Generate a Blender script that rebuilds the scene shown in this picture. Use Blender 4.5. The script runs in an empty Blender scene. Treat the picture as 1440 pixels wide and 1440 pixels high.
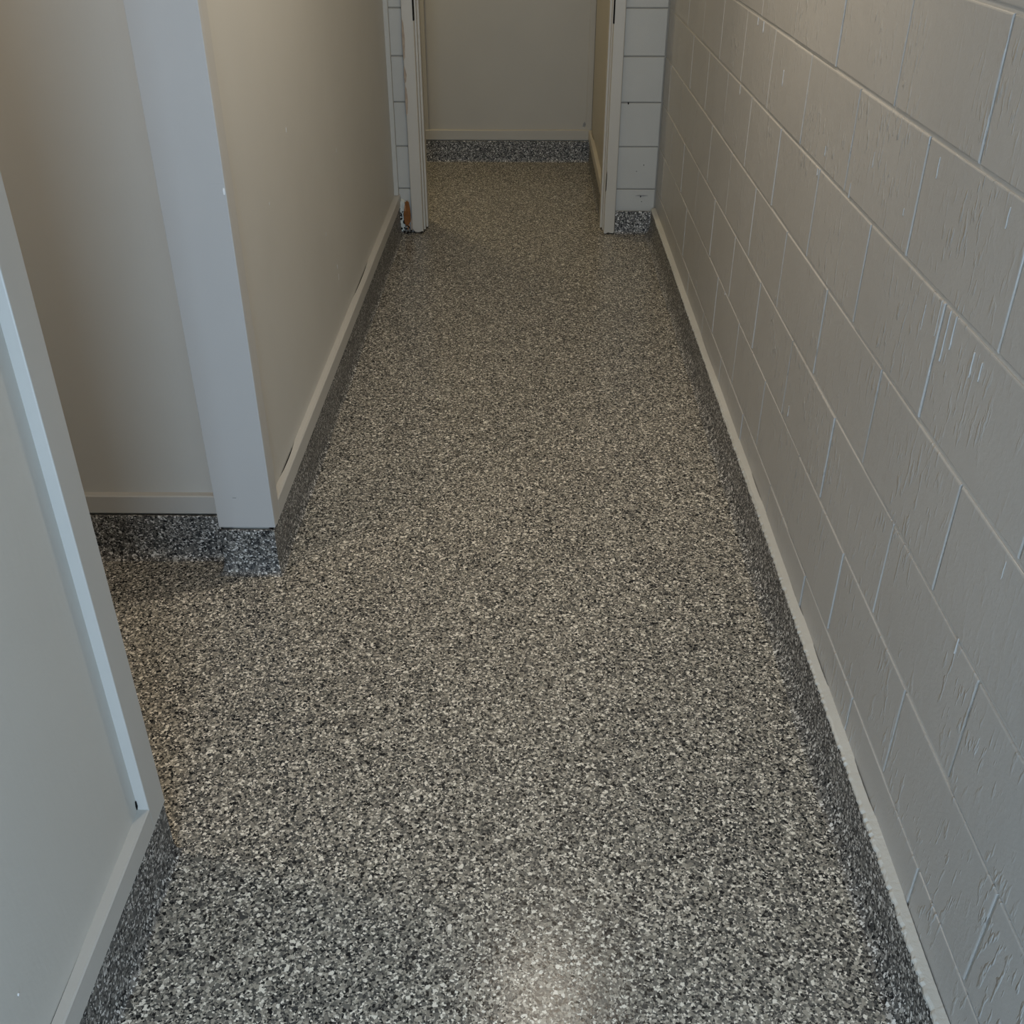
import bpy, bmesh, math, random
from mathutils import Vector
random.seed(7)
C = bpy.context.scene.collection
sc = bpy.context.scene

# ------------------------------------------------------------------ camera
F_PX = 1447.4                                   # focal length in pixels of the 1440 frame
cam_d = bpy.data.cameras.new('camera')
cam_d.sensor_fit = 'HORIZONTAL'; cam_d.sensor_width = 36.0
cam_d.lens = 36.0 * F_PX / 1440.0
cam_d.clip_start = 0.02
cam = bpy.data.objects.new('camera', cam_d); C.objects.link(cam)
cam.location = (0, 0, 1.583)
cam.rotation_euler = (math.pi/2 - 0.56637, 0, 0.01333)
sc.camera = cam

# ------------------------------------------------------------------ world, exposure, lights
w = bpy.data.worlds.new('World'); sc.world = w; w.use_nodes = True
bg = w.node_tree.nodes['Background']
bg.inputs[0].default_value = (0.62, 0.76, 1.0, 1); bg.inputs[1].default_value = 0.8
sc.view_settings.view_transform = 'Standard'; sc.view_settings.look = 'None'
sc.view_settings.gamma = 1.0; sc.view_settings.use_curve_mapping = False
sc.view_settings.exposure = 0.0

def area(name, loc, rot, power, col, sx, sy=None, shape='RECTANGLE', spread=180):
    l = bpy.data.lights.new(name, 'AREA'); l.energy = power; l.color = col; l.shape = shape
    l.size = sx
    if sy: l.size_y = sy
    l.spread = math.radians(spread)
    o = bpy.data.objects.new(name, l); C.objects.link(o); o.location = loc; o.rotation_euler = rot
    return o
# daylight through the open entrance behind the camera
area('daylight', (0.0, -1.22, 1.06), (math.pi/2, 0, 0), 49, (0.57, 0.77, 1.0), 0.86, 2.0)
# the corridor's ceiling lamp (its reflection is the pale patch at the bottom of the photograph)
area('corridor_lamp', (0.085, 2.50, 2.435), (0, 0, 0), 14.5, (1.0, 0.87, 0.69), 0.14, shape='DISK')
# added wide fill light, unseen, brightening the floor and walls farther down
area('corridor_fill', (0.0, 4.0, 2.455), (0, 0, 0), 4.6, (1.0, 0.82, 0.56), 0.9, 2.2)
# lamp in the side room behind the near partition
area('side_room_lamp', (-1.35, 1.45, 2.435), (0, 0, 0), 8, (1.0, 0.82, 0.62), 0.2, shape='DISK')
# lamp in the little room behind the far door
area('back_room_lamp', (-0.92, 5.90, 2.47), (0, 0, 0), 9, (1.0, 0.83, 0.50), 0.2, shape='DISK')

# ------------------------------------------------------------------ materials
def new_mat(name):
    m = bpy.data.materials.new(name); m.use_nodes = True
    nt = m.node_tree; b = nt.nodes['Principled BSDF']
    return m, nt, b
def N(nt, t, **kw):
    n = nt.nodes.new(t)
    for k, v in kw.items(): setattr(n, k, v)
    return n
def pos(nt, scale=(1,1,1)):
    g = N(nt, 'ShaderNodeNewGeometry'); mp = N(nt, 'ShaderNodeMapping')
    mp.inputs['Scale'].default_value = scale
    nt.links.new(g.outputs['Position'], mp.inputs['Vector'])
    return mp.outputs['Vector']
def noise(nt, vec, scale, detail=3, rough=.55):
    n = N(nt, 'ShaderNodeTexNoise'); n.inputs['Scale'].default_value = scale
    n.inputs['Detail'].default_value = detail; n.inputs['Roughness'].default_value = rough
    nt.links.new(vec, n.inputs['Vector']); return n
def ramp(nt, fac, stops, mode='LINEAR'):
    r = N(nt, 'ShaderNodeValToRGB'); cr = r.color_ramp; cr.interpolation = mode
    while len(cr.elements) < len(stops): cr.elements.new(0.5)
    for e, (p, c) in zip(cr.elements, stops):
        e.position = p; e.color = (*c, 1) if len(c) == 3 else c
    nt.links.new(fac, r.inputs['Fac']); return r
def bump(nt, b, height, strength, dist, prev=None):
    bp = N(nt, 'ShaderNodeBump'); bp.inputs['Strength'].default_value = strength
    bp.inputs['Distance'].default_value = dist
    nt.links.new(height, bp.inputs['Height'])
    if prev: nt.links.new(prev.outputs['Normal'], bp.inputs['Normal'])
    nt.links.new(bp.outputs['Normal'], b.inputs['Normal']); return bp

def paint(name, col, rough=.45, var=.06, drip=0.0, fine=0.10, spec=.5, streak=0.0):
    """painted board or masonry: slight tone variation, roller stipple and, where asked, vertical runs"""
    m, nt, b = new_mat(name)
    v = noise(nt, pos(nt), 2.3, 4)
    lo = tuple(c*(1-var) for c in col); hi = tuple(min(1, c*(1+var)) for c in col)
    r = ramp(nt, v.outputs['Fac'], [(.3, lo), (.7, hi)])
    nt.links.new(r.outputs['Color'], b.inputs['Base Color'])
    b.inputs['Roughness'].default_value = rough
    b.inputs['Specular IOR Level'].default_value = spec
    f = noise(nt, pos(nt), 170, 3)
    bp = bump(nt, b, f.outputs['Fac'], fine, .002)
    if streak:
        sn = noise(nt, pos(nt, (70, 70, 7)), 1.0, 3, .6)
        bp = bump(nt, b, sn.outputs['Fac'], streak, .002, bp)
    if drip:
        d = noise(nt, pos(nt, (85, 85, 24)), 1.0, 2, .5)
        rr = ramp(nt, d.outputs['Fac'], [(.57, (0,0,0)), (.70, (1,1,1))])
        msk = noise(nt, pos(nt), 4.5, 2)
        mr = ramp(nt, msk.outputs['Fac'], [(.43, (.1,.1,.1)), (.62, (1,1,1))])
        mu = N(nt, 'ShaderNodeMath', operation='MULTIPLY')
        nt.links.new(rr.outputs['Color'], mu.inputs[0]); nt.links.new(mr.outputs['Color'], mu.inputs[1])
        bp = bump(nt, b, mu.outputs[0], drip, .0035, bp)
        big = noise(nt, pos(nt), 16, 3)
        bump(nt, b, big.outputs['Fac'], .25, .004, bp)
    return m

def flake(name, k=1.0, rough=.17, spec=.5, tilt=.035, tint=(1, 1, 1), pale=1.0):
    """broadcast vinyl flake floor under a clear coat: every Voronoi cell is one chip of random tone"""
    m, nt, b = new_mat(name)
    p = pos(nt)
    wob = noise(nt, p, 260, 2)
    mixv = N(nt, 'ShaderNodeMix', data_type='VECTOR')
    sub = N(nt, 'ShaderNodeVectorMath', operation='SUBTRACT'); sub.inputs[1].default_value = (.5, .5, .5)
    nt.links.new(wob.outputs['Color'], sub.inputs[0])
    scl = N(nt, 'ShaderNodeVectorMath', operation='SCALE'); scl.inputs['Scale'].default_value = .0045
    nt.links.new(sub.outputs[0], scl.inputs[0])
    add = N(nt, 'ShaderNodeVectorMath', operation='ADD')
    nt.links.new(p, add.inputs[0]); nt.links.new(scl.outputs[0], add.inputs[1])
    nt.nodes.remove(mixv)
    tones = [(0.0, (.012, .013, .015)), (.13, (.055, .056, .058)), (.30, (.13, .128, .122)),
             (.50, (.205, .195, .178)), (.66, (.30, .285, .255)), (.78, (.42, .40, .365)), (.90, (.70, .68, .64))]
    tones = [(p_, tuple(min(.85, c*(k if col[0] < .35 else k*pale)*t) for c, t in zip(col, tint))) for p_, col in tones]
    v1 = N(nt, 'ShaderNodeTexVoronoi'); v1.inputs['Scale'].default_value = 285
    nt.links.new(add.outputs[0], v1.inputs['Vector'])
    s1 = N(nt, 'ShaderNodeSeparateColor'); nt.links.new(v1.outputs['Color'], s1.inputs[0])
    r1 = ramp(nt, s1.outputs[0], tones, 'CONSTANT')
    v2 = N(nt, 'ShaderNodeTexVoronoi'); v2.inputs['Scale'].default_value = 170
    nt.links.new(add.outputs[0], v2.inputs['Vector'])
    s2 = N(nt, 'ShaderNodeSeparateColor'); nt.links.new(v2.outputs['Color'], s2.inputs[0])
    r2 = ramp(nt, s2.outputs[0], tones, 'CONSTANT')
    pick = N(nt, 'ShaderNodeMath', operation='GREATER_THAN'); pick.inputs[1].default_value = .74
    nt.links.new(s2.outputs[1], pick.inputs[0])
    mx = N(nt, 'ShaderNodeMix', data_type='RGBA')
    nt.links.new(pick.outputs[0], mx.inputs['Factor'])
    nt.links.new(r1.outputs['Color'], mx.inputs['A']); nt.links.new(r2.outputs['Color'], mx.inputs['B'])
    nt.links.new(mx.outputs['Result'], b.inputs['Base Color'])
    b.inputs['Roughness'].default_value = rough
    b.inputs['Specular IOR Level'].default_value = spec
    bm_ = noise(nt, p, 300, 2)
    # every chip lies at its own slight tilt, so a lamp's reflection breaks up into glints
    gn = N(nt, 'ShaderNodeNewGeometry')
    ct = N(nt, 'ShaderNodeVectorMath', operation='SUBTRACT'); ct.inputs[1].default_value = (.5, .5, .5)
    nt.links.new(v1.outputs['Color'], ct.inputs[0])
    cs = N(nt, 'ShaderNodeVectorMath', operation='SCALE'); cs.inputs['Scale'].default_value = tilt
    nt.links.new(ct.outputs[0], cs.inputs[0])
    ca = N(nt, 'ShaderNodeVectorMath', operation='ADD')
    nt.links.new(gn.outputs['Normal'], ca.inputs[0]); nt.links.new(cs.outputs[0], ca.inputs[1])
    cn = N(nt, 'ShaderNodeVectorMath', operation='NORMALIZE'); nt.links.new(ca.outputs[0], cn.inputs[0])
    bp = bump(nt, b, s1.outputs[2], .10, .0012)
    nt.links.new(cn.outputs[0], bp.inputs['Normal'])
    bump(nt, b, bm_.outputs['Fac'], .11, .0016, bp)
    return m

def plain(name, col, rough=.6, spec=.3):
    m, nt, b = new_mat(name)
    v = noise(nt, pos(nt), 60, 3)
    r = ramp(nt, v.outputs['Fac'], [(.3, tuple(c*.82 for c in col)), (.7, tuple(min(1, c*1.12) for c in col))])
    nt.links.new(r.outputs['Color'], b.inputs['Base Color'])
    b.inputs['Roughness'].default_value = rough; b.inputs['Specular IOR Level'].default_value = spec
    return m

M = {}
M['board']  = paint('board_paint', (.565, .545, .495), .42, .03, fine=.07, streak=.12)
M['back']   = paint('back_paint', (.47, .435, .37), .45, .03, fine=.06)
M['trim']   = paint('trim_paint', (.51, .49, .45), .40, .03, fine=.08)
M['post']   = paint('post_paint', (.52, .51, .49), .40, .02, fine=.05)
M['block']  = paint('block_paint', (.425, .41, .385), .38, .05, drip=.75, fine=.22)
M['joint']  = paint('joint_paint', (.50, .485, .455), .42, .04, fine=.3)
M['pier']   = paint('pier_paint', (.50, .49, .45), .55, .05, fine=.3)
M['pier_joint'] = paint('pier_joint', (.27, .26, .235), .8, .1, fine=.3)
M['cream']  = paint('cream_paint', (.52, .48, .41), .38, .04, fine=.08)
M['ledge']  = paint('ledge_filler', (.52, .505, .46), .7, .10, fine=.5)
M['ceil']   = paint('ceiling_paint', (.70, .69, .66), .7, .03)
M['flake']  = flake('flake_floor', 1.13, .21, .19, tint=(1.035, 1.0, .925))
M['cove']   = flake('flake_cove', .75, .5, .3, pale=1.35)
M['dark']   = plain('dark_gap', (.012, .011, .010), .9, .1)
M['rust']   = plain('exposed_timber', (.23, .088, .022), .75)
M['rust2']  = plain('splintered_timber', (.42, .22, .11), .8)
M['filler'] = plain('white_filler', (.66, .68, .62), .8)
M['bare']   = plain('bare_edge', (.42, .335, .26), .75)
M['fleck']  = plain('pale_fleck', (.85, .85, .84), .5)
M['scuff']  = plain('scuff_mark', (.30, .295, .29), .6)
M['metal']  = plain('lamp_metal', (.6, .6, .58), .4)
mg, nt, b = new_mat('lamp_glow')
b.inputs['Emission Color'].default_value = (1, .86, .66, 1); b.inputs['Emission Strength'].default_value = 14
M['glow'] = mg

# ------------------------------------------------------------------ helpers
def link(name, me, parent=None, mat=None):
    o = bpy.data.objects.new(name, me); C.objects.link(o)
    if mat and not me.materials: me.materials.append(mat)
    if parent: o.parent = parent
    return o
def mesh(name, verts, faces, parent=None, mat=None, smooth=False):
    me = bpy.data.meshes.new(name); me.from_pydata([tuple(v) for v in verts], [], faces)
    bm = bmesh.new(); bm.from_mesh(me); bmesh.ops.recalc_face_normals(bm, faces=bm.faces); bm.to_mesh(me); bm.free()
    if smooth:
        for p in me.polygons: p.use_smooth = True
    return link(name, me, parent, mat)
def box(name, lo, hi, mat, parent=None, bev=0.0):
    bm = bmesh.new(); bmesh.ops.create_cube(bm, size=1)
    lo = Vector(lo); hi = Vector(hi)
    for v in bm.verts: v.co = Vector(((lo[i]+hi[i])/2 + v.co[i]*(hi[i]-lo[i]) for i in range(3)))
    if bev: bmesh.ops.bevel(bm, geom=bm.edges[:], offset=bev, segments=2, profile=.5, affect='EDGES')
    me = bpy.data.meshes.new(name); bm.to_mesh(me); bm.free()
    return link(name, me, parent, mat)
def quad_prism(name, plan, z0, z1, mat, parent=None, bev=0.0):
    """vertical prism over a plan polygon"""
    bm = bmesh.new(); n = len(plan)
    a = [bm.verts.new((x, y, z0)) for x, y in plan]; t = [bm.verts.new((x, y, z1)) for x, y in plan]
    bm.faces.new(a); bm.faces.new(t)
    for i in range(n): bm.faces.new((a[i], a[(i+1) % n], t[(i+1) % n], t[i]))
    bmesh.ops.recalc_face_normals(bm, faces=bm.faces)
    if bev: bmesh.ops.bevel(bm, geom=bm.edges[:], offset=bev, segments=2, profile=.5, affect='EDGES')
    me = bpy.data.meshes.new(name); bm.to_mesh(me); bm.free()
    return link(name, me, parent, mat)
def loft(name, rings, mat, parent=None, smooth=False):
    """closed cross-sections joined in order, ends capped"""
    n = len(rings[0]); V = [p for r in rings for p in r]; Fc = []
    for i in range(len(rings)-1):
        for j in range(n):
            a, b2 = i*n+j, i*n+(j+1) % n
            Fc.append((a, b2, b2+n, a+n))
    Fc.append(tuple(range(n))); Fc.append(tuple(range((len(rings)-1)*n, len(rings)*n)))
    return mesh(name, V, Fc, parent, mat, smooth)
def root(name, label, cat, loc=(0, 0, 0), kind='structure'):
    o = bpy.data.objects.new(name, None); C.objects.link(o); o.location = loc; tag(o, label, cat, kind); return o
def tag(o, label, cat, kind='structure'):
    o['label'] = label; o['category'] = cat
    if kind: o['kind'] = kind
    return o
def patch(name, pts, base, u, v, nrm, th, mat, parent):
    """irregular thin lump on a surface: outline pts (u,v), raised by th with a sloping rim"""
    base = Vector(base); u = Vector(u); v = Vector(v); nrm = Vector(nrm)
    n = len(pts); cx = sum(p[0] for p in pts)/n; cy = sum(p[1] for p in pts)/n
    lo = [base+u*a+v*b2 - nrm*.001 for a, b2 in pts]
    hi = [base+u*(cx+(a-cx)*.86)+v*(cy+(b2-cy)*.92)+nrm*th*random.uniform(.7, 1.2) for a, b2 in pts]
    ctr = base+u*cx+v*cy+nrm*th
    V = lo+hi+[ctr]; Fc = [(i, (i+1) % n, n+(i+1) % n, n+i) for i in range(n)] + [(n+i, n+(i+1) % n, 2*n) for i in range(n)]
    Fc.append(tuple(range(n)))
    return mesh(name, V, Fc, parent, mat)

TOP = 2.50
# ------------------------------------------------------------------ floor, ceiling
fl = box('floor', (-2.1, -1.40, -.06), (.90, 6.75, 0), M['flake'])
tag(fl, 'speckled grey, black and beige flake floor with a satin coat along the whole corridor', 'floor')
ce = box('ceiling', (-2.1, -1.40, TOP), (.90, 6.75, TOP+.08), M['ceil'])
tag(ce, 'pale flat ceiling above the corridor with a round lamp', 'ceiling')
def disc(name, r, z0, z1, cx, cy, mat, parent, seg=32, taper=.8):
    rings = [[(cx+rr*math.cos(2*math.pi*i/seg), cy+rr*math.sin(2*math.pi*i/seg), z) for i in range(seg)]
             for rr, z in ((r, z1), (r, z0+.3*(z1-z0)), (r*taper, z0))]
    return loft(name, rings, mat, parent)
disc('lamp_fitting', .13, 2.452, TOP+.002, .085, 2.50, M['metal'], ce)
box('lamp_fitting', (-.47, 2.88, 2.462), (.47, 5.08, TOP+.002), M['metal'], ce, .004)  # added, unseen housing for the corridor's fill light
disc('lamp_fitting', .13, 2.48, TOP+.002, -.92, 5.90, M['metal'], ce)
disc('lamp_fitting', .13, 2.452, TOP+.002, -1.35, 1.45, M['metal'], ce)

# ------------------------------------------------------------------ right wall: concrete blocks in stretcher bond
XR = .638; ZF = .2145; Y0 = .0949; GAP = .0075; REC = .0030
wr = box('wall_right', (XR+REC, -1.25, -.02), (XR+.14, 5.2, TOP), M['joint'])
tag(wr, 'glossy grey-beige painted concrete block wall along the right of the corridor', 'wall')
def block_mesh(name, w, h, d=.03, bev=.0019, mat=None):
    """one block face: local y along the wall, z up, front at x=0 looking to -x; rounded arrises"""
    a, c = w/2, h/2; jit = lambda: random.uniform(-.0005, .0005)
    rect = lambda y, z, x: [(x, -y+jit(), -z+jit()), (x, y+jit(), -z+jit()), (x, y+jit(), z+jit()), (x, -y+jit(), z+jit())]
    V = rect(a, c, d)+rect(a, c, bev*1.1)+rect(a-bev*.35, c-bev*.35, bev*.35)+rect(a-bev*1.2, c-bev*1.2, 0)
    Fc = [(8+4, 9+4, 10+4, 11+4), (3, 2, 1, 0)]
    for k in (0, 4, 8):
        for i in range(4): Fc.append((k+i, k+(i+1) % 4, k+4+(i+1) % 4, k+4+i))
    me = bpy.data.meshes.new(name); me.from_pydata(V, [], Fc)
    bm = bmesh.new(); bm.from_mesh(me); bmesh.ops.recalc_face_normals(bm, faces=bm.faces); bm.to_mesh(me); bm.free()
    me.materials.append(mat); return me
full = [block_mesh('concrete_block', .4-.0058+random.uniform(-.002, .0022), .2-GAP+random.uniform(-.0012, .0012), mat=M['block']) for _ in range(10)]
cut_cache = {}
for k in range(-1, 12):
    zc = ZF+.2*k+.1; hh = .2-GAP
    z_hi = min(zc+hh/2, TOP); z_lo = zc-hh/2
    short = z_hi-z_lo < hh-1e-4
    ph = Y0+(.2 if k % 2 else 0)
    n0 = math.ceil((-1.25-ph)/.4)-1
    for n in range(n0, 16):
        y0, y1 = ph+.4*n, ph+.4*(n+1)
        y0c, y1c = max(y0, -1.25), min(y1, 5.10)
        if y1c-y0c < .03: continue
        if short or y0c != y0 or y1c != y1:
            key = (round(y1c-y0c, 3), round(z_hi-z_lo, 3))
            if key not in cut_cache: cut_cache[key] = block_mesh('concrete_block', y1c-y0c-GAP, z_hi-z_lo, mat=M['block'])
            me = cut_cache[key]
        else: me = random.choice(full)
        o = link('concrete_block', me, wr)
        o.location = (XR+random.uniform(-.0007, .0007), (y0c+y1c)/2, (z_lo+z_hi)/2)
        o.rotation_euler = (random.uniform(-.0012, .0012), random.uniform(-.003, .003), random.uniform(-.002, .002))

# set paint runs hanging below the bed joints and down the block faces
drip_rng = random.Random(11)
for y, z, ln in ((3.135, 1.2125, .022), (3.055, 1.2125, .030), (3.281, 1.0125, .030), (1.698, 1.2125, .014), (2.31, 1.010, .016), (1.509, 1.0125, .060), (1.470, 1.0125, .085),
                 (1.446, 1.0125, .055), (2.06, 1.045, .030), (1.639, 1.195, .034), (1.366, 1.196, .030), (2.274, 1.066, .022), (1.566, .985, .045), (1.747, 1.085, .014),
                 (1.361, .992, .040), (1.33, .990, .030), (2.238, .470, .030), (3.156, .415, .012), (2.75, 1.14, .04), (1.95, 1.13, .03), (1.12, .80, .03), (1.18, .62, .03), (1.05, .55, .035)):
    wd = drip_rng.uniform(.0016, .003)
    pts = [(-wd*.6, 0), (wd*.6, 0), (wd*.55, -ln*.55), (wd*1.15, -ln*.85), (wd*.5, -ln), (-wd*.5, -ln), (-wd*1.15, -ln*.85), (-wd*.5, -ln*.55)]
    patch('paint_drip', pts, (XR-.0004, y, z), (0, 1, 0), (0, 0, 1), (-1, 0, 0), .0010, M['block'], wr)

# ------------------------------------------------------------------ far wall: two block piers beside the door, lintel above
YP = 5.10
DL, DR = -.560, .436                                     # rough opening
wf = mesh('wall_far', *(lambda bxs: ([(x, y, z) for (x0, x1, z0, z1) in bxs for x in (x0, x1) for y in (YP+.0042, YP+.19) for z in (z0, z1)],
     [tuple(8*i+q for q in f) for i in range(len(bxs)) for f in ((0,1,3,2),(4,6,7,5),(0,4,5,1),(2,3,7,6),(0,2,6,4),(1,5,7,3))]))(
     [(-.80, DL, -.02, TOP), (DR, XR+.004, -.02, TOP), (DL, DR, 2.09, TOP)]), None, M['pier_joint'])
tag(wf, 'white-grey block piers with dark open joints either side of the far doorway', 'wall')
PG = .0048
def pier_block(x0, x1, z0, z1):
    me = block_mesh('concrete_block', x1-x0, z1-z0, d=.02, bev=.003, mat=M['pier'])
    o = link('concrete_block', me, wf)
    o.location = ((x0+x1)/2, YP+random.uniform(-.0008, .0008), (z0+z1)/2)
    o.rotation_euler = (0, 0, math.pi/2); o.rotation_euler.rotate_axis('X', random.uniform(-.002, .002))
for k in range(-1, 12):
    z0 = max(ZF+.2*k+PG/2, 0); z1 = min(ZF+.2*(k+1)-PG/2, TOP)
    pier_block(DR+.002, XR-.006, z0, z1)
    pier_block(-.645, DL+.006, z0, z1)
    if z0 > 2.05:
        off = 0 if k % 2 else .2
        xs = [DL+.012, DL+.2+off, DL+.6+off, DR-.002] if off == 0 else [DL+.012, DL+.4, DL+.8, DR-.002]
        for a, b2 in zip(xs, xs[1:]): pier_block(a+PG/2, b2-PG/2, z0, z1)
for x, z, r in ((.563, .180, .0035), (.477, .612, .004), (.568, .330, .0022), (.535, .300, .0018), (.569, .155, .002)):
    pts = [(r*math.cos(t)*random.uniform(.7, 1.2), 1.4*r*math.sin(t)*random.uniform(.7, 1.2)) for t in [i*math.pi/4 for i in range(8)]]
    patch('nail_hole', pts, (x, YP-.0012, z), (1, 0, 0), (0, 0, 1), (0, -1, 0), .0008, M['dark'], wf)
patch('stain', [(-.03, 0), (-.01, .003), (.02, .002), (.035, .0), (.01, -.003)], (.566, YP-.0010, .184), (1, 0, 0), (0, 0, 1), (0, -1, 0), .0006, M['scuff'], wf)

# ------------------------------------------------------------------ left-hand partitions
lin = lambda y, a, b2: a+(b2-a)*(y-2.19)/(5.10-2.19)
PX = lambda y: lin(y, -.653, -.643)                     # panel plane of the corridor's left wall
SX = lambda y: lin(y, -.6345, -.6165)                   # face of its skirting and stile
wl = quad_prism('wall_left', [(PX(2.2), 2.2), (PX(5.105), 5.105), (-.745, 5.105), (-.745, 2.2)], .0, TOP, M['board'])
tag(wl, 'smooth beige painted partition along the left of the corridor beyond the recess', 'wall')
quad_prism('corner_stile', [(SX(2.208), 2.208), (SX(2.252), 2.252), (PX(2.252)-.004, 2.252), (PX(2.208)-.004, 2.208)], .134, TOP, M['trim'], wl, .0015)
quad_prism('corner_batten', [(-.648, 5.072), (-.6225, 5.072), (-.6225, 5.099), (-.648, 5.099)], .187, TOP, M['pier'], wl, .002)
for (y, z, s) in ((3.451, .352, .010), (3.443, .391, .006), (3.62, .74, .006), (3.30, .55, .005), (2.9, .96, .006), (2.62, .84, .004)):
    patch('scuff_mark', [(-s*.35, -s), (s*.3, -s*.8), (s*.4, s*.4), (0, s*1.3), (-s*.3, s*.5)], (PX(y), y, z), (0, 1, 0), (0, 0, 1), (1, 0, 0), .0008, M['trim'], wl)

wa = box('wall_alcove', (-2.0, 2.278, 0), (-.775, 2.40, TOP), M['board'])
tag(wa, 'beige board wall at the back of the recess on the left, partly hidden by the near partition', 'wall')

XN = -.6665; SN = -.6475
wn = box('wall_near', (-.765, -1.25, 0), (XN, 1.270, TOP), M['board'])
tag(wn, 'cool grey lit partition panel in the bottom left foreground', 'wall')
es = quad_prism('end_stile', [(XN-.004, 1.2235), (SN, 1.2235), (SN, 1.288), (XN-.11, 1.288), (XN-.11, 1.262), (XN-.004, 1.262)], .136, TOP, M['trim'], wn, .0018)
patch('paint_fleck', [(-.0015, -.002), (.0015, -.0015), (.0018, .001), (0, .0022), (-.0018, .001)], (XN, .801, .309), (0, 1, 0), (0, 0, 1), (1, 0, 0), .0012, M['fleck'], wn)
patch('crack', [(-.0075, -.004), (-.002, .001), (.001, .012), (-.006, .016), (-.0085, .006)], (XN+.0004, 1.2262, .194), (0, 1, 0), (0, 0, 1), (1, 0, 0), .001, M['dark'], wn)

ws = box('wall_side', (-2.1, -1.25, 0), (-2.0, 6.75, TOP), M['board'])
tag(ws, 'beige wall closing the side room behind the near partition, out of view', 'wall')

# entrance wall behind the camera, with the open doorway that lets the daylight in
we = mesh('wall_entrance', *(lambda bxs: ([(x, y, z) for (x0, x1, z0, z1) in bxs for x in (x0, x1) for y in (-1.37, -1.25) for z in (z0, z1)],
     [tuple(8*i+q for q in f) for i in range(len(bxs)) for f in ((0,1,3,2),(4,6,7,5),(0,4,5,1),(2,3,7,6),(0,2,6,4),(1,5,7,3))]))(
     [(-2.1, -.46, -.02, TOP), (.46, .90, -.02, TOP), (-.46, .46, 2.10, TOP)]), None, M['board'])
tag(we, 'beige entrance wall with an open doorway behind the viewer, out of view', 'wall')

# back room
YB = 6.53
wb = box('wall_back', (-2.0, YB, 0), (.60, YB+.12, TOP), M['back'])
tag(wb, 'plain brownish beige wall seen through the far doorway', 'wall')
box('stile', (-.66, YB-.016, .136), (-.592, YB+.004, TOP), M['back'], wb, .0015)
box('stile', (.362, YB-.012, .136), (.395, YB+.004, TOP), M['back'], wb, .0015)
wbr = box('wall_backright', (.397, YP+.19, 0), (.56, YB+.02, TOP), M['back'])
tag(wbr, 'narrow olive beige wall on the right of the little room behind the far doorway', 'wall')
patch('nail_hole', [(-.008, -.006), (.008, -.005), (.007, .006), (-.007, .007)], (.397, 5.42, .62), (0, 1, 0), (0, 0, 1), (-1, 0, 0), .001, M['dark'], wbr)
bmk = patch('scuff_mark', [(-.012, -.01), (.004, -.014), (.010, .004), (.002, .02), (-.008, .010)], (.352, YB, .215), (1, 0, 0), (0, 0, 1), (0, -1, 0), .0008, M['scuff'], wb)
wbl = box('wall_backleft', (-1.4, YP+.19, 0), (-1.3, YB, TOP), M['board'])
tag(wbl, 'beige left wall of the little room behind the far doorway, out of view', 'wall')

# ------------------------------------------------------------------ end board of the left partition (the broad pale post)
t1 = root('trim_1', 'broad pale blue-grey vertical end board on the left partition, stopping above its flake cove', 'post', (-.70, 2.19, 0))
def child_box(name, lo, hi, mat, r, bev=0):
    o = box(name, lo, hi, mat, None, bev); o.parent = r; o.matrix_parent_inverse = r.matrix_basis.inverted(); return o
bpy.context.view_layer.update()
def adopt(o, r):
    o.parent = r; o.matrix_parent_inverse = r.matrix_basis.inverted(); return o
pbm = bmesh.new(); bmesh.ops.create_grid(pbm, x_segments=1, y_segments=1, size=.5); pbm.free()
child_box('end_board', (-.779, 2.190, .1375), (-.634, 2.210, TOP), M['post'], t1, .0018)
adopt(patch('paint_chip', [(-.002, -.007), (.001, -.008), (.002, -.003), (.002, .005), (-.001, .008), (-.002, .003)], (-.6375, 2.1905, .988), (1, 0, 0), (0, 0, 1), (0, -1, 0), .0022, M['fleck'], None), t1)
adopt(patch('scuff_mark', [(-.006, -.001), (.005, -.0012), (.006, .0008), (-.004, .0012)], (-.7265, 2.1902, .2265), (1, 0, 0), (0, 0, 1), (0, -1, 0), .0005, M['scuff'], None), t1)
adopt(patch('scuff_mark', [(-.018, -.0015), (.012, -.0012), (.016, .001), (-.01, .0013)], (-.655, 2.1902, 1.004), (1, 0, 0), (0, 0, 1), (0, -1, 0), .0005, M['post'], None), t1)
# core of the partition end behind the board
adopt(box('stud', (-.776, 2.205, .0), (-.655, 2.30, TOP), M['board']), t1)

# ------------------------------------------------------------------ flake coves and skirting boards
def offs(p, q, d):
    """line p->q moved d to its right-hand side"""
    dx, dy = q[0]-p[0], q[1]-p[1]; L = math.hypot(dx, dy); n = (dy/L, -dx/L)
    return (p[0]+n[0]*d, p[1]+n[1]*d), (q[0]+n[0]*d, q[1]+n[1]*d)
def isect(l1, l2):
    (x1, y1), (x2, y2) = l1; (x3, y3), (x4, y4) = l2
    den = (x1-x2)*(y3-y4)-(y1-y2)*(x3-x4)
    if abs(den) < 1e-9: return x2, y2
    a = x1*y2-y1*x2; b2 = x3*y4-y3*x4
    return ((a*(x3-x4)-(x1-x2)*b2)/den, (a*(y3-y4)-(y1-y2)*b2)/den)
def cove_profile(h, flare, r):
    """(offset from the face, height): a quarter cove running out into the floor"""
    pr = [(-.016, h-.03), (-.0055, h-.03), (-.0050, h), (-.002, h), (0, h-.0025)]
    for i in range(0, 7):
        t = i/6*math.pi/2
        pr.append((flare*(1-math.cos(t)), r*(1-math.sin(t))+.0006))
    pr += [(flare, -.004), (-.016, -.004)]
    return pr
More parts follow.
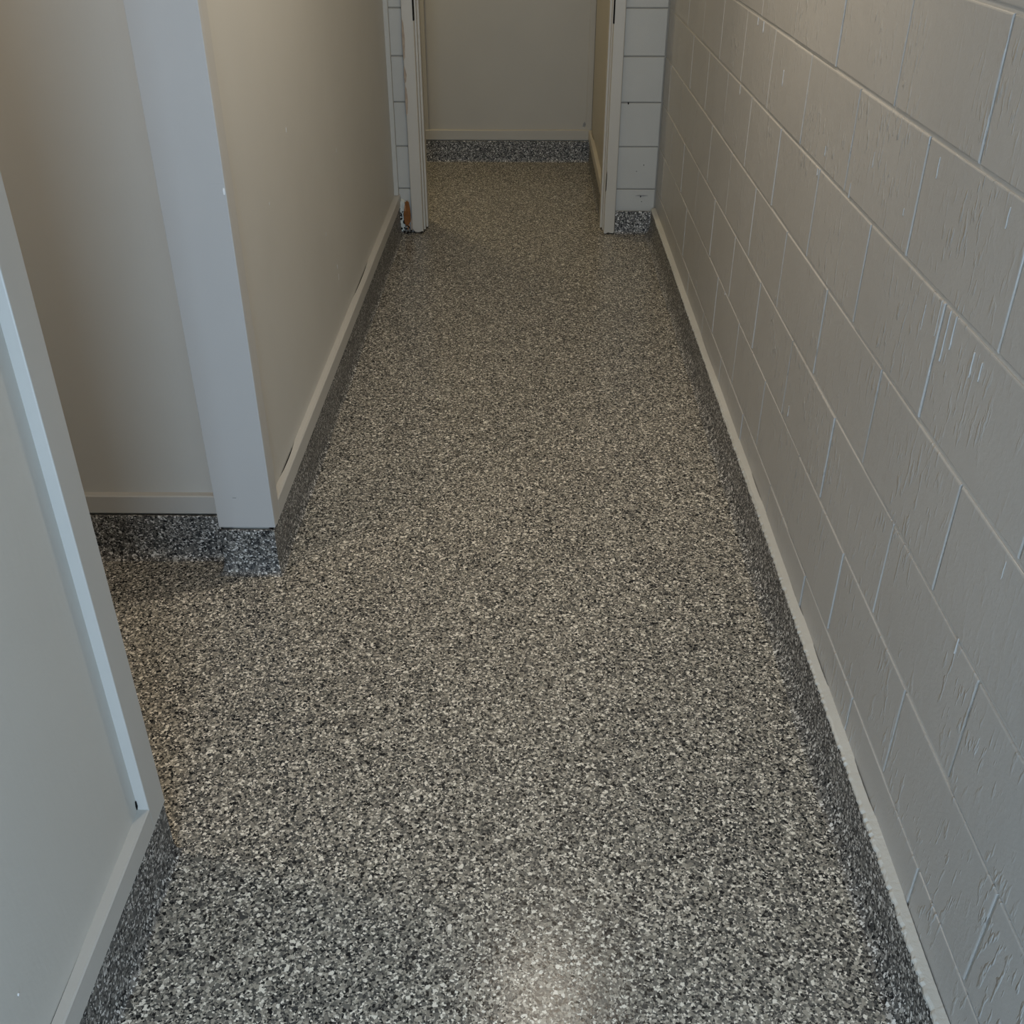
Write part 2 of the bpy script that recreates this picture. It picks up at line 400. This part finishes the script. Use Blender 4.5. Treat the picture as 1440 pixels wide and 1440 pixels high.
def cove_run(path, specs, names, parents):
    """path: plan points, floor on the right-hand side; specs[i]=(height, flare, radius) of leg i"""
    n = len(path)-1; profs = [cove_profile(*s) for s in specs]
    for i in range(n):
        if names[i] is None: continue
        rings = [[], []]
        for j, (d, z) in enumerate(profs[i]):
            L = offs(path[i], path[i+1], d)
            a, b2 = L
            if i > 0: a = isect(offs(path[i-1], path[i], profs[i-1][j][0]), L)
            if i < n-1: b2 = isect(L, offs(path[i+1], path[i+2], profs[i+1][j][0]))
            rings[0].append((*a, z)); rings[1].append((*b2, z))
        # intermediate stations with a slightly wandering foot
        Lg = math.dist(path[i], path[i+1]); m = max(1, int(Lg/.06)); RR = []
        for s in range(m+1):
            t = s/m; wob = .0018*math.sin(9.1*t*Lg+i)+.0014*math.sin(31*t*Lg+2*i) if 0 < s < m else 0
            ring = []
            for (pa, pb), (d, z) in zip(zip(*rings), profs[i]):
                q = Vector(pa).lerp(Vector(pb), t)
                if specs[i][1] and d > 0:
                    (ux, uy), _ = offs((0, 0), (path[i+1][0]-path[i][0], path[i+1][1]-path[i][1]), 1)
                    q += Vector((ux, uy, 0))*wob*d/specs[i][1]
                ring.append(tuple(q))
            RR.append(ring)
        adopt(loft(names[i], RR, M['cove'], None), parents[i])

HC = .1295
b_al = root('baseboard_alcove', 'beige skirting board above a dark speckled cove along the back of the left recess', 'baseboard', (-1.2, 2.26, 0))
b_po = root('baseboard_post', 'high-contrast speckled flake cove wrapping the foot of the pale end board', 'baseboard', (-.70, 2.19, 0))
b_le = root('baseboard_left', 'long beige skirting board over a brown-grey flake cove on the left wall', 'baseboard', (-.63, 3.6, 0))
b_ne = root('baseboard_near', 'beige skirting board over a blue-grey speckled cove at the near left partition', 'baseboard', (-.65, .5, 0))
b_bk = root('baseboard_back', 'skirting board over a dark speckled cove at the end wall behind the doorway', 'baseboard', (-.2, 6.5, 0))
b_br = root('baseboard_backright', 'short skirting board receding on the right inside the far doorway', 'baseboard', (.38, 5.9, 0))
b_ri = root('baseboard_right', 'flake cove with a rough pale top ledge running along the block wall', 'baseboard', (.62, 2, 0))
b_fa = root('baseboard_far', 'short speckled cove under the right-hand block pier beside the doorway', 'baseboard', (.54, 5.08, 0))

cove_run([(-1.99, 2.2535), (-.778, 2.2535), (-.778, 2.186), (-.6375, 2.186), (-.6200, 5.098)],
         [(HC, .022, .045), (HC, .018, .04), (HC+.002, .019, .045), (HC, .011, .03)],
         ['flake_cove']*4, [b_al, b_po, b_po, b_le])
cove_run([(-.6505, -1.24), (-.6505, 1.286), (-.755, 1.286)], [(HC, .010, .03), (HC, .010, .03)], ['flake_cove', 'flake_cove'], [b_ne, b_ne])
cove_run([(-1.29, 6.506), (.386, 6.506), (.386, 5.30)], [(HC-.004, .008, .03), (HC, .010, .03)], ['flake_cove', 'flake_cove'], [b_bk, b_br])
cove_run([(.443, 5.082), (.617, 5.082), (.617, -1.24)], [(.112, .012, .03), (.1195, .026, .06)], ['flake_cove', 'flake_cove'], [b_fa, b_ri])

def strip(name, stations, mat, r):
    return adopt(loft(name, stations, mat, None), r)
def skirting_y(name, y0, y1, fx, bx, z0, z1, gaps, mat, r, sgn=1):
    """skirting along y: sgn=1 faces +x. gaps: (ya, yb, width) stretches standing off the panel"""
    st = []; n = max(2, int((y1-y0)/.03))
    for i in range(n+1):
        y = y0+(y1-y0)*i/n; g = 0
        for ya, yb, wd in gaps:
            if ya < y < yb: g = max(g, wd*math.sin(math.pi*(y-ya)/(yb-ya))**.6)
        f, bk = fx(y), bx(y)+sgn*g-(sgn*.002 if not g else 0)
        zw = .0006*math.sin(5*y)
        st.append([(bk, y, z0), (f, y, z0), (f, y, z1-.003+zw), (f-sgn*.0025, y, z1+zw), (bk, y, z1+zw)])
    return strip(name, st, mat, r)
skirting_y('skirting_board', 2.252, 5.098, SX, PX, .135, .186, [(2.36, 2.56, .0042), (3.70, 4.10, .004)], M['trim'], b_le)
skirting_y('skirting_board', -1.24, 1.2235, lambda y: SN, lambda y: XN, .136, .1865, [(-1.2, .96, .0034)], M['trim'], b_ne)
skirting_y('skirting_board', 5.30, 6.512, lambda y: .3775, lambda y: .397, .135, .187, [(6.25, 6.5, .004), (5.4, 5.55, .005)], M['cream'], b_br, -1)
# near-black strips painting the shade inside the open cracks between boards and skirting
def crack_shade_y(y0, y1, xa, xb, z0, z1, r):
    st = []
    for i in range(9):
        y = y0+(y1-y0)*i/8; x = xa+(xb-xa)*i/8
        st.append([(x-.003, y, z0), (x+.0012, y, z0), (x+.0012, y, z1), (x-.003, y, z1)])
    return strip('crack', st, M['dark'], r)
crack_shade_y(2.39, 2.53, PX(2.39), PX(2.53), .150, .1835, b_le)
crack_shade_y(3.75, 4.05, PX(3.75), PX(4.05), .150, .1835, b_le)
crack_shade_y(-1.1, .93, XN, XN, .150, .1845, b_ne)
def skirting_x(name, x0, x1, fy, by, z0, z1, mat, r):
    st = []; n = max(2, int((x1-x0)/.03))
    for i in range(n+1):
        x = x0+(x1-x0)*i/n; zw = .0007*math.sin(7*x)
        st.append([(x, by, z0), (x, fy, z0), (x, fy, z1-.003+zw), (x, fy+.0025, z1+zw), (x, by, z1+zw)])
    return strip(name, st, mat, r)
skirting_x('skirting_board', -1.99, -.779, 2.258, 2.280, .1355, .188, M['trim'], b_al)
skirting_x('skirting_board', -1.29, .380, 6.510, 6.532, .131, .187, M['back'], b_bk)

# rough filler ledge on top of the right-hand cove
st = []; y = -1.24
rag = random.Random(3)
while y < 5.092:
    o = .6165+rag.uniform(-.0020, .0016)+.0006*math.sin(6.3*y)
    zt = .1265+.0012*math.sin(3.1*y)+.0006*math.sin(11*y); g = 0
    for ya, yb, wd in ((1.62, 1.76, .002), (1.86, 2.02, .0018), (.80, 1.12, .0022), (1.28, 1.42, .0024), (2.35, 2.5, .0015), (3.1, 3.5, .0012), (-1.3, .76, .0022)):
        if ya < y < yb: g = wd*math.sin(math.pi*(y-ya)/(yb-ya))**.5
    inn = XR+.0015-(g+.0015 if g else 0)+rag.uniform(0, .0004)
    st.append([(inn, y, .118), (o, y, .118), (o+.0005, y, .1215+rag.uniform(-.001, .001)), (o+.005, y, zt-.0008), (inn, y, zt+rag.uniform(-.0003, .0003))])
    y += .0065
strip('ledge', st, M['ledge'], b_ri)

# ------------------------------------------------------------------ far door frame
d1 = root('door_1', 'open cream timber doorway frame at the far end of the corridor with a broken left foot', 'door frame', (-.06, 5.1, 0))
H = 2.06
def jamb(side):
    s = side
    X = lambda v: v
    if s < 0:
        cas = (-.5635, -.5085); stp = (-.520, -.4905); lin_ = (-.552, -.500)
    else:
        cas = (.3875, .4405); stp = (.373, .400); lin_ = (.383, .428)
    zb = .008 if s < 0 else .004
    # casing with a ragged foot
    V = []; Fc = []; x0, x1 = cas; y0, y1 = 5.068, 5.103
    n = 7; foot = [zb+random.uniform(0, .007) for _ in range(n+1)]
    if s < 0: foot[0] = .03; foot[1] = .018
    plan = [(x0+(x1-x0)*i/n, y0) for i in range(n+1)]
    for (x, yy), z in zip(plan, foot): V += [(x, yy, z), (x, yy, H), (x, y1, z), (x, y1, H)]
    for i in range(n):
        a, b2 = 4*i, 4*i+4
        Fc += [(a, b2, b2+1, a+1), (a+2, a+3, b2+3, b2+2), (a, a+2, b2+2, b2), (a+1, b2+1, b2+3, a+3)]
    Fc += [(0, 1, 3, 2), (4*n, 4*n+2, 4*n+3, 4*n+1)]
    c = mesh('casing', V, Fc, None, M['cream'])
    bm = bmesh.new(); bm.from_mesh(c.data)
    ed = [e for e in bm.edges if abs(e.verts[0].co.z-e.verts[1].co.z) > 1 and all(abs(v.co.y-y0) < 1e-5 for v in e.verts) and (abs(e.verts[0].co.x-x0) < 1e-5 or abs(e.verts[0].co.x-x1) < 1e-5)]
    bmesh.ops.bevel(bm, geom=ed, offset=.004, segments=2, profile=.5, affect='EDGES'); bm.to_mesh(c.data); bm.free()
    adopt(c, d1)
    adopt(box('jamb', (lin_[0], 5.104, .012), (lin_[1], 5.285, H), M['cream']), d1)
    adopt(box('door_stop', (stp[0], 5.150, .010), (stp[1], 5.215, H-.02), M['cream'], None, .002), d1)
    return cas
jamb(-1); jamb(1)
adopt(box('head', (-.5635, 5.068, H), (.4405, 5.285, H+.05), M['cream'], None, .003), d1)
# rebated dark slots for the latch and hinges near the top of the frame and a split low on the right
adopt(box('latch_slot', (-.5125, 5.0665, .966), (-.5065, 5.09, 1.12), M['dark'], None), d1)
adopt(box('latch_slot', (.386, 5.0665, .955), (.3915, 5.09, 1.14), M['dark'], None), d1)
adopt(patch('split', [(-.0022, -.052), (.0012, -.045), (.0022, .03), (.0012, .052), (-.0012, .03), (-.002, -.02)], (.3895, 5.0675, .262), (1, 0, 0), (0, 0, 1), (0, -1, 0), .001, M['dark'], None), d1)
# worn bare edge on the left casing
for z0, z1 in ((.56, .70), (.70, .78), (.80, .98)):
    pts = [(-.004, z0), (.004, z0+.01), (.008, (z0+z1)/2), (.004, z1-.02), (-.003, z1), (-.006, (z0+z1)/2)]
    adopt(patch('bare_edge', pts, (-.5600, 5.0675, 0), (1, 0, 0), (0, 0, 1), (0, -1, 0), .0010, M['bare'], None), d1)
# broken foot: exposed orange timber, splinters, white filler with black chips
adopt(patch('exposed_timber', [(-.024, .045), (-.017, .030), (-.004, .036), (.007, .052), (.010, .085), (.008, .118), (.003, .148), (-.006, .156), (-.016, .148), (-.015, .130), (-.021, .118), (-.027, .090)],
      (-.577, 5.066, .008), (1, 0, 0), (0, 0, 1), (0, -1, 0), .004, M['rust'], None), d1)
adopt(patch('splinter', [(-.003, .0), (.004, .004), (.006, .040), (.004, .075), (-.001, .060), (-.002, .025)], (-.5665, 5.0645, .012), (1, 0, 0), (0, 0, 1), (0, -1, 0), .003, M['bare'], None), d1)
adopt(patch('splinter', [(-.006, .004), (.002, .0), (.012, .022), (.004, .030), (-.002, .018)], (-.584, 5.062, .020), (1, 0, 0), (0, 0, 1), (0, -1, 0), .003, M['rust2'], None), d1)
adopt(patch('splinter', [(-.004, .0), (.003, .004), (.005, .028), (.0, .034), (-.003, .016)], (-.594, 5.062, .112), (1, 0, 0), (0, 0, 1), (0, -1, 0), .003, M['rust2'], None), d1)
adopt(patch('filler', [(-.017, .0), (-.002, -.004), (.005, .015), (.010, .035), (.012, .058), (.008, .095), (.016, .125), (.010, .155), (-.008, .165), (-.018, .140), (-.016, .100), (-.019, .060), (-.015, .025)],
      (-.606, 5.094, .004), (1, 0, 0), (0, 0, 1), (0, -1, 0), .016, M['filler'], None), d1)
for i in range(26):
    a = random.uniform(-.018, .004) if i < 18 else random.uniform(-.012, .012); z = random.uniform(.004, .125); s = random.uniform(.0022, .0050)
    pts = [(s*math.cos(t)*random.uniform(.6, 1.3), s*math.sin(t)*random.uniform(.6, 1.3)) for t in [k*math.pi/3 for k in range(6)]]
    adopt(patch('dark_chip', pts, (-.606+a, 5.0765, z), (1, 0, 0), (0, 0, 1), (0, -1, 0), .0022, M['dark'], None), d1)
for i in range(9):
    s = random.uniform(.003, .006)
    pts = [(s*math.cos(t)*random.uniform(.6, 1.3), s*math.sin(t)*random.uniform(.6, 1.3)) for t in [k*math.pi/3 for k in range(6)]]
    adopt(patch('dark_chip', pts, (-.587+random.uniform(-.008, .022), 5.060, random.uniform(.004, .040)), (1, 0, 0), (0, 0, 1), (0, -1, 0), .002, M['dark'], None), d1)
